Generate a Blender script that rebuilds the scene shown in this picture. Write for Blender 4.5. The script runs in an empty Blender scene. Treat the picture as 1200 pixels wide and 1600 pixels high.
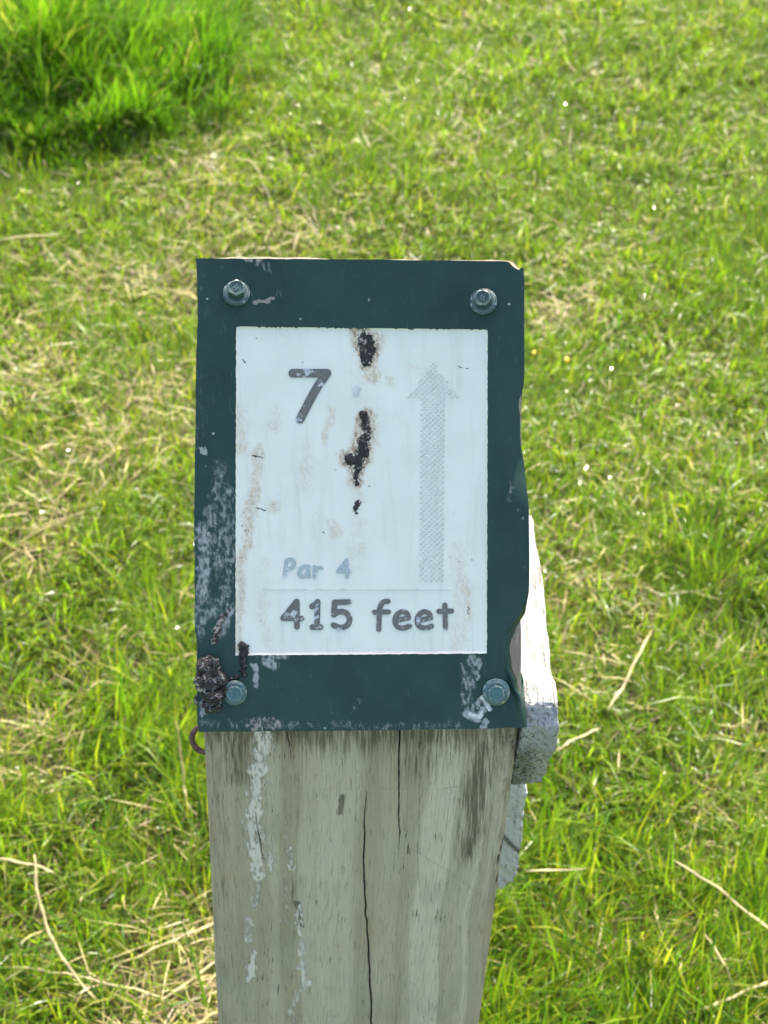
import bpy, bmesh, math, random
import numpy as np
from mathutils import Vector, Matrix

SC = bpy.context.scene
COL = SC.collection
R = math.radians
rng = np.random.default_rng(7)
random.seed(7)

# ------------------------------------------------------------------ camera
F_PX = 2811.0                      # focal length in photo pixels (1200 x 1600)
PITCH = R(43)
CAM = np.array([0.0, 0.0, 1.2])
RT = np.array([1.0, 0, 0])
FW = np.array([0, math.cos(PITCH), -math.sin(PITCH)])
UP = np.array([0, math.sin(PITCH), math.cos(PITCH)])
DEP = 0.787                        # distance of the sign face
K = DEP / F_PX                     # metres per photo pixel on the sign face

cd = bpy.data.cameras.new('camera')
cd.sensor_fit = 'VERTICAL'; cd.sensor_height = 24.0
cd.lens = F_PX / 1600.0 * 24.0
cd.clip_start = 0.02; cd.clip_end = 1000
cd.dof.use_dof = True; cd.dof.focus_distance = DEP; cd.dof.aperture_fstop = cd.lens / 3.0
cam = bpy.data.objects.new('camera', cd); COL.objects.link(cam)
cam.location = CAM; cam.rotation_euler = (R(90) - PITCH, 0, 0)
SC.camera = cam

# ------------------------------------------------------------------ sky, sun, exposure
SUN_EL, SUN_AZ = R(41), R(9)       # behind the post, slightly to the right
w = bpy.data.worlds.new('World'); SC.world = w; w.use_nodes = True
nt = w.node_tree
sky = nt.nodes.new('ShaderNodeTexSky'); sky.sky_type = 'NISHITA'; sky.sun_disc = False
sky.sun_elevation = SUN_EL; sky.sun_rotation = SUN_AZ
sky.air_density = 1.0; sky.dust_density = 4.0; sky.ozone_density = 0.2
nt.links.new(sky.outputs[0], nt.nodes['Background'].inputs[0])
nt.nodes['Background'].inputs[1].default_value = 0.15
sd = bpy.data.lights.new('sun', 'SUN'); sd.energy = 4.2; sd.angle = R(0.53); sd.color = (1, 0.94, 0.82)
sun = bpy.data.objects.new('sun', sd); COL.objects.link(sun)
sv = Vector((math.sin(SUN_AZ) * math.cos(SUN_EL), math.cos(SUN_AZ) * math.cos(SUN_EL), math.sin(SUN_EL)))
sun.rotation_euler = sv.to_track_quat('Z', 'Y').to_euler(); sun.location = (2, 6, 5)
SC.view_settings.view_transform = 'Standard'; SC.view_settings.look = 'None'
SC.view_settings.gamma = 1.0; SC.view_settings.use_curve_mapping = False
SC.view_settings.exposure = 1.58

# ------------------------------------------------------------------ helpers
def ray(u, v): return RT * ((u - 600) / F_PX) + UP * ((800 - v) / F_PX) + FW
def onz(u, v, z): d = ray(u, v); return CAM + d * ((z - CAM[2]) / d[2])
def ony(u, v, y): d = ray(u, v); return CAM + d * ((y - CAM[1]) / d[1])
def onx(u, v, x): d = ray(u, v); return CAM + d * ((x - CAM[0]) / d[0])

def hsh(ix, iy, s):
    h = (ix.astype(np.int64) * 374761393 + iy.astype(np.int64) * 668265263 + s * 982451653) & 0x7fffffff
    h = ((h ^ (h >> 13)) * 1274126177) & 0x7fffffff
    h = (h ^ (h >> 16)) & 0xffff
    return h / 65535.0
def vn(x, y, s=0):
    x = np.asarray(x, float); y = np.asarray(y, float)
    ix = np.floor(x); iy = np.floor(y); fx = x - ix; fy = y - iy
    fx = fx * fx * (3 - 2 * fx); fy = fy * fy * (3 - 2 * fy)
    a = hsh(ix, iy, s); b = hsh(ix + 1, iy, s); c = hsh(ix, iy + 1, s); d = hsh(ix + 1, iy + 1, s)
    return (a * (1 - fx) + b * fx) * (1 - fy) + (c * (1 - fx) + d * fx) * fy
def fbm(x, y, s=0, o=4):
    r = 0; a = .5
    for i in range(o):
        r = r + a * vn(x * 2 ** i, y * 2 ** i, s + i * 17); a *= .5
    return r / (1 - .5 ** o)
def sst(a, b, x):
    t = np.clip((x - a) / (b - a), 0, 1); return t * t * (3 - 2 * t)
def sdist(U, V, pts, r):
    """signed distance (pixels) to a polyline whose radius runs along it; inside is negative"""
    pts = [tuple(map(float, p)) for p in pts]
    rr = [r] * len(pts) if np.isscalar(r) else list(r)
    best = np.full(np.shape(U), 1e9)
    if len(pts) == 1: return np.hypot(U - pts[0][0], V - pts[0][1]) - rr[0]
    for (a, b, ra, rb) in zip(pts[:-1], pts[1:], rr[:-1], rr[1:]):
        dx, dy = b[0] - a[0], b[1] - a[1]; L = dx * dx + dy * dy + 1e-9
        t = np.clip(((U - a[0]) * dx + (V - a[1]) * dy) / L, 0, 1)
        best = np.minimum(best, np.hypot(U - a[0] - t * dx, V - a[1] - t * dy) - (ra + (rb - ra) * t))
    return best
def smask(U, V, pts, r, soft): return np.clip(1 - sdist(U, V, pts, r) / soft, 0, 1)

def link(o, parent=None):
    COL.objects.link(o)
    if parent is not None: o.parent = parent
    return o
def tag(o, label=None, cat=None, group=None, kind=None):
    if label: o['label'] = label
    if cat: o['category'] = cat
    if group: o['group'] = group
    if kind: o['kind'] = kind
    return o
def mesh(name, V, Fc, mat, parent=None, smooth=True, attrs=None, mats=None, mi=None):
    me = bpy.data.meshes.new(name)
    V = np.asarray(V, np.float32)
    if isinstance(Fc, np.ndarray):
        n, m = Fc.shape
        me.vertices.add(len(V)); me.vertices.foreach_set('co', V.ravel())
        me.loops.add(n * m); me.loops.foreach_set('vertex_index', Fc.astype(np.int32).ravel())
        me.polygons.add(n); me.polygons.foreach_set('loop_start', np.arange(0, n * m, m, dtype=np.int32))
    else:
        me.from_pydata(V.tolist(), [], [tuple(map(int, f)) for f in Fc])
    for m_ in (mats or [mat]): me.materials.append(m_)
    if mi is not None: me.polygons.foreach_set('material_index', np.asarray(mi, np.int32))
    me.update(calc_edges=True)
    if smooth: me.polygons.foreach_set('use_smooth', np.ones(len(me.polygons), bool))
    for k_, a in (attrs or {}).items():
        a = np.asarray(a, np.float32)
        if a.ndim == 1:
            at = me.attributes.new(k_, 'FLOAT', 'POINT'); at.data.foreach_set('value', a)
        else:
            at = me.attributes.new(k_, 'FLOAT_COLOR', 'POINT')
            if a.shape[1] == 3: a = np.concatenate([a, np.ones((len(a), 1), np.float32)], 1)
            at.data.foreach_set('color', a.ravel())
    me.validate()
    return link(bpy.data.objects.new(name, me), parent)
def bm_obj(name, bm, mat, parent=None, smooth=False):
    me = bpy.data.meshes.new(name); bm.to_mesh(me); bm.free()
    me.materials.append(mat)
    if smooth:
        for p in me.polygons: p.use_smooth = True
    return link(bpy.data.objects.new(name, me), parent)

# ------------------------------------------------------------------ material helpers
class NB:
    def __init__(s, name):
        s.m = bpy.data.materials.new(name); s.m.use_nodes = True
        s.t = s.m.node_tree; s.b = s.t.nodes['Principled BSDF']; s.out = s.t.nodes['Material Output']
    def n(s, ty, **kw):
        nd = s.t.nodes.new(ty)
        for k_, v in kw.items(): setattr(nd, k_, v)
        return nd
    def L(s, a, b): s.t.links.new(a, b)
    def put(s, sock, v):
        if isinstance(v, bpy.types.NodeSocket): s.L(v, sock)
        else: sock.default_value = v
    def attr(s, name, col=False):
        nd = s.n('ShaderNodeAttribute', attribute_name=name); return nd.outputs['Color' if col else 'Fac']
    def obj(s, scale=(1, 1, 1)):
        tc = s.n('ShaderNodeTexCoord'); mp = s.n('ShaderNodeMapping'); mp.inputs['Scale'].default_value = scale
        s.L(tc.outputs['Object'], mp.inputs[0]); return mp.outputs[0]
    def noise(s, vec, scale=1, detail=4, rough=.55, dist=0):
        nd = s.n('ShaderNodeTexNoise'); s.L(vec, nd.inputs['Vector'])
        nd.inputs['Scale'].default_value = scale; nd.inputs['Detail'].default_value = detail
        nd.inputs['Roughness'].default_value = rough; nd.inputs['Distortion'].default_value = dist
        return nd.outputs['Fac']
    def math(s, op, a, b=0.0, c=None, clamp=False):
        nd = s.n('ShaderNodeMath', operation=op, use_clamp=clamp)
        s.put(nd.inputs[0], a); s.put(nd.inputs[1], b)
        if c is not None: s.put(nd.inputs[2], c)
        return nd.outputs[0]
    def step(s, x, a, b):
        nd = s.n('ShaderNodeMapRange', interpolation_type='SMOOTHSTEP')
        s.put(nd.inputs['Value'], x); nd.inputs['From Min'].default_value = a; nd.inputs['From Max'].default_value = b
        return nd.outputs[0]
    def mix(s, f, a, b):
        nd = s.n('ShaderNodeMix', data_type='RGBA')
        s.put(nd.inputs[0], f); s.put(nd.inputs[6], (*a, 1) if isinstance(a, tuple) else a)
        s.put(nd.inputs[7], (*b, 1) if isinstance(b, tuple) else b); return nd.outputs[2]
    def ramp(s, x, stops):
        nd = s.n('ShaderNodeValToRGB'); s.L(x, nd.inputs[0]); e = nd.color_ramp.elements
        while len(e) < len(stops): e.new(.5)
        for el, (p, c) in zip(e, stops): el.position = p; el.color = (*c, 1)
        return nd.outputs[0]
    def bump(s, h, strength=.3, dist=.001):
        nd = s.n('ShaderNodeBump'); nd.inputs['Strength'].default_value = strength; nd.inputs['Distance'].default_value = dist
        s.L(h, nd.inputs['Height']); s.L(nd.outputs[0], s.b.inputs['Normal'])
    def base(s, c, rough=.6, spec=.5):
        s.put(s.b.inputs['Base Color'], (*c, 1) if isinstance(c, tuple) else c)
        s.put(s.b.inputs['Roughness'], rough); s.put(s.b.inputs['Specular IOR Level'], spec)
        return s.m

def m_plate():
    b = NB('green_sign_plastic'); v = b.obj()
    fine = b.noise(v, 1700, 4, .75); mid = b.noise(v, 160, 5, .65); big = b.noise(v, 35, 3)
    vs = b.obj((480, 130, 480)); drag = b.noise(vs, 1, 6, .75, .8)
    col = b.mix(b.step(big, .3, .7), (.015, .044, .033), (.024, .060, .046))
    ch = b.attr('chalk')
    n_ = b.math('MULTIPLY_ADD', b.math('ADD', b.math('MULTIPLY', drag, .6), b.math('MULTIPLY', fine, .4)), 2.2, -.6)
    fac = b.step(b.math('ADD', b.math('MULTIPLY', ch, 1.0), b.math('MULTIPLY', n_, .8)), .85, 1.35)
    col = b.mix(b.math('MULTIPLY', b.step(b.noise(v, 75, 6, .75), .5, .75), .35), col, (.034, .072, .066))
    col = b.mix(b.math('MULTIPLY', fac, .66), col, (.50, .51, .49))
    sc = b.noise(b.obj((700, 130, 700)), 1, 4, .6, 2.0)
    col = b.mix(b.math('MULTIPLY', b.step(sc, .62, .78), .30), col, (.3, .36, .37))
    vo = b.n('ShaderNodeTexVoronoi'); b.L(v, vo.inputs['Vector']); vo.inputs['Scale'].default_value = 110
    dot = b.math('MULTIPLY', b.step(vo.outputs['Distance'], .085, .04), b.step(mid, .52, .6))
    col = b.mix(b.math('MULTIPLY', dot, .75), col, (.55, .6, .6))
    tn = b.math('MULTIPLY', b.step(b.math('ADD', b.attr('tan'), fine), 1.05, 1.3), .8)
    col = b.mix(tn, col, (.33, .30, .24))
    b.bump(b.math('ADD', b.math('MULTIPLY', fine, .2), b.math('ADD', fac, big)), .25, .0004)
    ro = b.math('MULTIPLY_ADD', fac, .35, b.math('MULTIPLY_ADD', mid, .25, .25))
    return b.base(col, ro, .32)
def m_simple(name, c, rough=.5, spec=.5, var=.15, scale=400):
    b = NB(name); n_ = b.noise(b.obj(), scale, 4)
    lo = tuple(x * (1 - var) for x in c); hi = tuple(min(1, x * (1 + var)) for x in c)
    b.bump(n_, .15, .0003)
    return b.base(b.mix(b.step(n_, .3, .7), lo, hi), rough, spec)
def m_label():
    b = NB('white_sign_face'); v = b.obj()
    fine = b.noise(v, 1100, 6, .75); mid = b.noise(v, 120, 5, .65)
    col = b.mix(b.step(b.noise(v, 40, 3), .3, .7), (.77, .765, .66), (.82, .81, .705))
    st = b.noise(b.obj((170, 16, 170)), 1, 5, .65, .6)
    col = b.mix(b.math('MULTIPLY', b.step(b.math('ADD', st, b.math('MULTIPLY', fine, .35)), .68, .88), .28), col, (.55, .56, .45))
    t = b.attr('tan')
    col = b.mix(b.math('MULTIPLY', b.step(b.math('ADD', t, b.math('MULTIPLY', b.math('ADD', mid, fine), .5)), .70, 1.35), .62), col, (.56, .41, .22))
    col = b.mix(b.math('MULTIPLY', b.step(b.math('ADD', b.math('MULTIPLY', t, .75), fine), 1.0, 1.16), .7), col, (.26, .16, .085))
    vo = b.n('ShaderNodeTexVoronoi'); b.L(v, vo.inputs['Vector']); vo.inputs['Scale'].default_value = 260
    sp = b.math('MULTIPLY', b.step(vo.outputs['Distance'], .17, .09), b.step(b.math('ADD', b.noise(v, 60, 4), b.math('MULTIPLY', t, .2)), .60, .66))
    col = b.mix(b.math('MULTIPLY', sp, .75), col, (.16, .14, .11))
    so = b.attr('soot')
    col = b.mix(b.step(b.math('ADD', so, b.math('MULTIPLY', fine, .9)), .95, 1.2), col, (.03, .028, .026))
    b.bump(b.math('ADD', mid, b.math('MULTIPLY', fine, .5)), .18, .0003)
    return b.base(col, .42, .4)
def m_glyph(name, c, edge, worn):
    b = NB(name); v = b.obj(); e = b.attr('rim')
    n_ = b.noise(v, 700, 5, .7); n2 = b.noise(v, 130, 3)
    col = b.mix(b.step(n_, .3, .7), tuple(x * .88 for x in c), tuple(x * 1.12 for x in c))
    col = b.mix(b.math('MULTIPLY', e, .75), col, edge)
    col = b.mix(b.math('MULTIPLY', b.step(b.math('ADD', n_, b.math('MULTIPLY', n2, .9)), 1.02, 1.12), .8), col, worn)
    return b.base(col, .5, .35)
def m_screw(name, c, thr):
    b = NB(name); v = b.obj(); n1 = b.noise(v, 520, 5, .7); n2 = b.noise(v, 1500, 3)
    geo = b.n('ShaderNodeNewGeometry'); pt = b.step(geo.outputs['Pointiness'], .52, .60)
    wear = b.step(b.math('ADD', n1, b.math('MULTIPLY', pt, .16)), thr, thr + .12)
    col = b.mix(wear, c, (.42, .45, .42)); dirt = b.step(b.noise(v, 330, 4, .7), .56, .68)
    col = b.mix(b.math('MULTIPLY', dirt, .6), col, (.05, .042, .03))
    b.put(b.b.inputs['Metallic'], b.math('MULTIPLY', wear, .85)); b.bump(n2, .15, .0002)
    return b.base(col, b.math('MULTIPLY_ADD', dirt, .3, .26), .5)
def m_char(name, dark, ash, amt, rough=.45):
    b = NB(name); v = b.obj()
    n1 = b.noise(v, 420, 6, .7, .5); n2 = b.noise(v, 1300, 4, .7); h = b.attr('hgt')
    col = b.mix(b.step(n2, .35, .7), dark, tuple(x * 2.6 for x in dark))
    col = b.mix(b.step(b.math('ADD', n1, b.math('MULTIPLY_ADD', h, .03, -.09)), amt, amt + .12), col, ash)
    b.bump(b.math('ADD', n1, b.math('MULTIPLY', n2, .6)), .6, .0008)
    return b.base(col, rough, .4)
def m_post():
    b = NB('weathered_post_wood'); g = b.attr('gc', True)
    def mp(sc):
        m_ = b.n('ShaderNodeMapping'); m_.inputs['Scale'].default_value = sc; b.L(g, m_.inputs[0]); return m_.outputs[0]
    wv = b.noise(mp((9, 9, 3.0)), 1, 3, .55)
    sx = b.n('ShaderNodeSeparateXYZ'); b.L(g, sx.inputs[0])
    xw = b.math('MULTIPLY_ADD', wv, .016, sx.outputs[0])                # grain lines wander slowly across the face
    def gv(fx, fz):
        cb = b.n('ShaderNodeCombineXYZ'); b.L(b.math('MULTIPLY', xw, fx), cb.inputs[0]); b.L(b.math('MULTIPLY', sx.outputs[1], fx), cb.inputs[1]); b.L(b.math('MULTIPLY', sx.outputs[2], fz), cb.inputs[2]); return cb.outputs[0]
    band = b.noise(gv(85, 1.6), 1, 4, .6); band2 = b.noise(gv(330, 6), 1, 5, .7)
    grain = b.noise(gv(1500, 22), 1, 5, .65); pores = b.noise(gv(1300, 75), 1, 3, .6)
    fine = b.noise(mp((1800, 1800, 1800)), 1, 4, .7); blot = b.noise(mp((38, 38, 20)), 1, 5, .65)
    tn = b.math('MULTIPLY_ADD', band, .45, b.math('MULTIPLY_ADD', b.attr('tone'), .85, -.13))
    col = b.ramp(tn, [(.22, (.315, .265, .19)), (.42, (.435, .375, .285)), (.60, (.565, .495, .395)), (.85, (.68, .60, .49))])
    col = b.mix(b.math('MULTIPLY', b.step(band2, .58, .68), .3), col, (.63, .60, .46))
    col = b.mix(b.math('MULTIPLY', b.step(band2, .42, .31), .35), col, (.31, .28, .18))
    col = b.mix(b.math('MULTIPLY', b.step(blot, .5, .72), .4), col, (.50, .41, .25))
    col = b.mix(b.math('MULTIPLY', b.step(blot, .48, .3), .45), col, (.40, .42, .33))
    col = b.mix(b.math('MULTIPLY', b.step(grain, .48, .70), .34), col, (.22, .19, .125))
    col = b.mix(b.math('MULTIPLY', b.step(fine, .52, .72), .35), col, (.25, .23, .16))
    col = b.mix(b.math('MULTIPLY', b.math('MULTIPLY', b.step(pores, .60, .655), b.step(b.noise(mp((60, 60, 25)), 1, 4, .6), .53, .64)), .85), col, (.045, .04, .028))
    gr = b.attr('grime_shade')  # damp stains plus the shade painted below the sign plate
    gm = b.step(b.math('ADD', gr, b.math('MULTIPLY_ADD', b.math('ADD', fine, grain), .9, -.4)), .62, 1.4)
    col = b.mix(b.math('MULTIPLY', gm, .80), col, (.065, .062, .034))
    ch = b.attr('chalk')
    drag = b.noise(mp((700, 700, 110)), 1, 5, .7, 1.0)
    cf = b.step(b.math('ADD', ch, b.math('MULTIPLY_ADD', b.math('ADD', b.math('MULTIPLY', drag, .6), b.math('MULTIPLY', fine, .4)), 1.7, -.42)), .82, 1.42)
    col = b.mix(b.math('MULTIPLY', cf, .78), col, (.86, .79, .76))
    col = b.mix(b.attr('crack'), col, (.012, .011, .008))
    b.bump(b.math('ADD', b.math('MULTIPLY', grain, .8), b.math('ADD', b.math('MULTIPLY', band2, 1.2), b.math('ADD', cf, b.math('MULTIPLY', b.step(pores, .60, .655), -1.0)))), .8, .0008)
    return b.base(col, .8, .25)
def m_paintwood(name='flaking_white_painted_wood', lo=(.32, .32, .31), hi=(.44, .44, .425), gs=(520, 22, 420)):
    b = NB(name); v = b.obj()
    grain = b.noise(b.obj(gs), 1, 5, .7, .4); fine = b.noise(v, 800, 6, .75); mid = b.noise(v, 90, 4, .6)
    col = b.mix(b.step(mid, .35, .65), lo, hi)
    col = b.mix(b.math('MULTIPLY', b.step(b.math('ADD', fine, b.math('MULTIPLY', mid, .6)), .80, .95), .5), col, (.19, .185, .17))
    col = b.mix(b.math('MULTIPLY', b.step(grain, .54, .62), .85), col, (.09, .085, .075))
    gr = b.attr('grime_shade')
    col = b.mix(b.math('MULTIPLY', b.step(b.math('ADD', gr, b.math('MULTIPLY', b.math('ADD', grain, fine), .55)), .95, 1.25), .85), col, (.06, .06, .05))
    col = b.mix(b.math('MULTIPLY', b.step(b.math('ADD', b.attr('lichen'), b.math('MULTIPLY', fine, .6)), .9, 1.2), .9), col, (.42, .25, .05))
    b.bump(b.math('ADD', grain, b.math('MULTIPLY', fine, .7)), .6, .0008)
    return b.base(col, .75, .25)
def m_grass(name, spec_r=.30, trans=.45):
    b = NB(name); c = b.attr('col', True)
    b.base(c, b.math('MULTIPLY_ADD', b.attr('wet'), -.20, spec_r + .04), .5)
    tr = b.n('ShaderNodeBsdfTranslucent')
    hs = b.n('ShaderNodeMix', data_type='RGBA', blend_type='MULTIPLY'); hs.inputs[0].default_value = 1
    b.L(c, hs.inputs[6]); hs.inputs[7].default_value = (1.55, 1.7, .5, 1)
    b.L(hs.outputs[2], tr.inputs[0])
    mx = b.n('ShaderNodeMixShader'); mx.inputs[0].default_value = trans
    b.L(b.b.outputs[0], mx.inputs[1]); b.L(tr.outputs[0], mx.inputs[2]); b.L(mx.outputs[0], b.out.inputs[0])
    return b.m
def m_ground():
    b = NB('soil_and_thatch'); v = b.obj()
    n1 = b.noise(v, 60, 6, .7); n2 = b.noise(v, 3, 5, .6)
    col = b.mix(b.step(n1, .35, .7), (.045, .04, .018), (.14, .115, .055))
    far = b.mix(b.step(b.noise(v, 9, 6, .75), .35, .65), (.055, .10, .018), (.13, .19, .04))
    sp = b.n('ShaderNodeVectorMath', operation='LENGTH'); tc = b.n('ShaderNodeTexCoord'); b.L(tc.outputs['Object'], sp.inputs[0])
    col = b.mix(b.step(sp.outputs['Value'], 3.0, 6.0), col, b.mix(b.math('MULTIPLY', b.step(n2, .5, .7), .6), far, (.22, .19, .08)))
    b.bump(n1, .6, .02)
    return b.base(col, .9, .2)

M = dict(plate=m_plate(), core=m_simple('pale_plastic_core', (.55, .56, .50), .5), face=m_label(),
         ink=m_glyph('grey_engraved_ink', (.155, .155, .14), (.08, .08, .075), (.62, .64, .66)),
         pale=m_glyph('pale_blue_engraved_ink', (.40, .47, .45), (.33, .39, .38), (.66, .70, .72)),
         dot=m_simple('grey_embossed_dots', (.66, .665, .60), .5, .4),
         char=m_char('charred_plastic', (.010, .009, .008), (.22, .20, .18), .555),
         scorch=m_char('half_burnt_crust', (.02, .017, .014), (.42, .37, .30), .49, .6),
         lump=m_char('ashy_melted_plastic', (.028, .025, .022), (.46, .43, .38), .435, .8),
         chalk=m_simple('dried_white_crust', (.60, .60, .57), .8, .3),
         screw=m_screw('green_coated_steel', (.045, .088, .080), .60),
         screw2=m_screw('faded_teal_coated_steel', (.08, .165, .16), .58),
         bare=m_simple('worn_steel', (.13, .18, .175), .3, .6, .3, 900),
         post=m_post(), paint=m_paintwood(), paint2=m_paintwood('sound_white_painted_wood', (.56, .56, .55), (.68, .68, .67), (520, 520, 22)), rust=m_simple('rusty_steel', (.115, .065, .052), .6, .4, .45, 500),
         grass=m_grass('lawn_grass'), straw=m_grass('dry_grass', .5, .3), ground=m_ground(),
         petal=m_simple('yellow_petal', (.75, .50, .02), .5))

# ------------------------------------------------------------------ ground
def gz(x, y):
    return (fbm(np.asarray(x) * 3.1 + 40, np.asarray(y) * 3.1 + 40, 3, 3) - .5) * .035 * sst(.05, .35, np.hypot(np.asarray(x) + .01, np.asarray(y) - .58))
n = 121
s = np.linspace(-1, 1, n); s = np.sign(s) * (np.abs(s) * 3.0 + np.abs(s) ** 6 * 297)
GX, GY = np.meshgrid(s, s + 1.2, indexing='ij')
fade = sst(12, 5, np.hypot(GX, GY))
GZ = gz(GX, GY) * fade
idx = np.arange(n * n).reshape(n, n)
fc = np.stack([idx[:-1, :-1], idx[1:, :-1], idx[1:, 1:], idx[:-1, 1:]], -1).reshape(-1, 4)
g = mesh('ground', np.stack([GX, GY, GZ], -1).reshape(-1, 3), fc, M['ground'])
tag(g, kind='structure')

# ------------------------------------------------------------------ wooden post
YF, Z0 = 0.51454, 0.59386          # front face, front top edge
PD, HW = 0.1385, 0.0700             # depth, half width
LEAN = 0.0366
PX0 = (565 - 600) * K
TAN47 = math.tan(R(90) - PITCH)
def pcx(z): return PX0 + LEAN * np.minimum(z - Z0, 0)
# perimeter (counter clockwise seen from above), front face dense
rc = 0.006
per = []
for x in np.linspace(-HW + rc, HW - rc, 380): per.append((x, 0, 0))
for a in np.linspace(-90, 0, 9)[1:]: per.append((HW - rc + rc * math.cos(R(a)), rc + rc * math.sin(R(a)), 1))
for y in np.linspace(rc, PD - rc, 26)[1:]: per.append((HW, y, 1))
for a in np.linspace(0, 90, 5)[1:]: per.append((HW - rc + rc * math.cos(R(a)), PD - rc + rc * math.sin(R(a)), 1))
for x in np.linspace(HW - rc, -HW + rc, 40)[1:]: per.append((x, PD, 1))
for a in np.linspace(90, 180, 5)[1:]: per.append((-HW + rc + rc * math.cos(R(a)), PD - rc + rc * math.sin(R(a)), 1))
for y in np.linspace(PD - rc, rc, 26)[1:]: per.append((-HW, y, 1))
for a in np.linspace(180, 270, 9)[1:-1]: per.append((-HW + rc + rc * math.cos(R(a)), rc + rc * math.sin(R(a)), 1))
per = np.array(per); NP = len(per)
rows = np.concatenate([np.linspace(1, .50, 270), np.linspace(.50, -.25, 24)[1:]])
NR = len(rows)
lx = np.tile(per[:, 0], (NR, 1)); ly = np.tile(per[:, 1], (NR, 1))
ztop = Z0 + ly * TAN47 + (fbm(per[:, 0] * 60 + 9, per[:, 1] * 60 + 5, 5, 3) - .5)[None, :] * .003
ztop += .0014 * sst(.1, .14, ly) * sst(.0, -.03, lx)          # crumbled back edge standing proud on the left
tt = rows[:, None]
lz = ztop * tt * (tt >= 0) + np.where(tt < 0, tt, 0) * 1.0
# visible picture column / row of each point of the front face, used to place stains and painted shade
wx = pcx(lz) + lx; wy = YF + ly
dd = np.stack([wx, wy, lz], -1) - CAM
zz = dd @ FW
PU = 600 + F_PX * (dd @ RT) / zz; PV = 800 - F_PX * (dd @ UP) / zz
front = (ly < rc) & True
crack = np.zeros_like(PU); grime_shade = np.zeros_like(PU); chalk = np.zeros_like(PU)
for pts, r in (([(573, 1238), (569, 1300), (569, 1385), (573, 1450), (578, 1520), (581, 1620)], [.4, .9, 1.2, 1.2, 1.3, 1.3]),
               ([(624, 1125), (623, 1200), (624, 1290), (623, 1345)], [1.3, 1.1, .8, .2]),
               ([(655, 1205), (656, 1270), (653, 1330), (656, 1410)], [.2, .35, .35, .1]),
               ([(400, 1265), (403, 1300), (410, 1335), (415, 1345)], [.3, .8, .8, .3]),
               ([(447, 1145), (452, 1165), (456, 1190)], [.7, .5, .2]),
               ([(797, 1150), (806, 1190), (797, 1260), (780, 1340), (771, 1420)], [.5, 1.0, .9, .7, .3])):
    wob = (vn(PV / 14., PV * 0 + 3, 8) - .5) * 2.2
    crack = np.maximum(crack, np.clip(1.0 - (sdist(PU + wob, PV, pts, [x - .45 for x in r])) / .7, 0, 1) * (.55 + .45 * sst(.3, 1.0, max(r) + 0 * PU)) * front)
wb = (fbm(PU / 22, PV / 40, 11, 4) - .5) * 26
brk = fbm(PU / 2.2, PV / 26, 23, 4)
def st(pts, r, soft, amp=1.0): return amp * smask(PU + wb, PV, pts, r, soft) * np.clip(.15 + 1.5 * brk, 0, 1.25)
for a in (st([(372, 1140), (370, 1175), (376, 1205)], [14, 8, 3], 44, .72), st([(345, 1138), (430, 1138), (520, 1138), (640, 1140), (800, 1138)], 8, 58, .86),  # full-width stroke paints the plate's contact shadow over the damp staining
          st([(762, 1140), (756, 1190), (744, 1250), (735, 1330)], [14, 10, 6, 2], 42, .74), st([(690, 1155), (650, 1180)], 22, 50, .52), st([(338, 1150), (340, 1300), (345, 1600)], 3, 22, .36), st([(800, 1150), (785, 1300), (755, 1600)], 2, 16, .36),  # last two strokes darken both side edges of the front face
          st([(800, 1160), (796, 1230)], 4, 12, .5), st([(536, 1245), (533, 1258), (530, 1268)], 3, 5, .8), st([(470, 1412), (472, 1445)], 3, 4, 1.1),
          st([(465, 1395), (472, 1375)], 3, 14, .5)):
    grime_shade = np.maximum(grime_shade, a)
wb = (fbm(PU / 7, PV / 12, 21, 5) - .5) * 24
brk = fbm(PU / 3, PV / 5, 27, 4)
for a in (st([(410, 1143), (408, 1175), (402, 1225), (396, 1275), (398, 1330), (403, 1370)], [8, 8, 7, 8, 7, 2], 17, 1.08),
          st([(418, 1335), (425, 1360)], 4, 5, .9), st([(390, 1440), (388, 1470)], 6, 7, .8), st([(395, 1490), (390, 1528)], [4, 6], 4, 1.15),
          st([(402, 1385), (398, 1420)], 3, 5, .8), st([(452, 1325), (450, 1345), (462, 1365)], 2, 3, .9), st([(445, 1370), (443, 1440)], [3, 5], 7, .6),
          st([(468, 1440), (471, 1490), (476, 1540)], [2, 4, 6], 4, .95), st([(466, 1550), (455, 1600)], 4, 5, .75),
          st([(672, 1195), (668, 1205)], 5, 8, .5), st([(452, 1250), (448, 1330)], 1.2, 3, .6), st([(470, 1410), (467, 1440)], 2, 3, 1.0)):
    chalk = np.maximum(chalk, a)
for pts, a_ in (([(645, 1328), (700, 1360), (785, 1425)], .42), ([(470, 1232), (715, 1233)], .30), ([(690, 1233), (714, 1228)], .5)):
    grime_shade = np.maximum(grime_shade, a_ * smask(PU, PV, pts, .5, 1.4))
for pts, a_ in (([(545, 1352), (600, 1360), (655, 1372)], .40), ([(630, 1203), (660, 1204)], .45), ([(610, 1530), (650, 1534)], .4), ([(452, 1150), (447, 1260), (445, 1330)], .52), ([(700, 1235), (690, 1330), (688, 1500), (690, 1600)], .42), ([(745, 1300), (735, 1400), (722, 1600)], .40)):
    chalk = np.maximum(chalk, a_ * smask(PU + (vn(PV / 20, PV * 0, 5) - .5) * 5, PV, pts, .6, 1.6))
grime_shade *= front; chalk *= front
nrm_in = np.where(front, 1., 0.)
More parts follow.
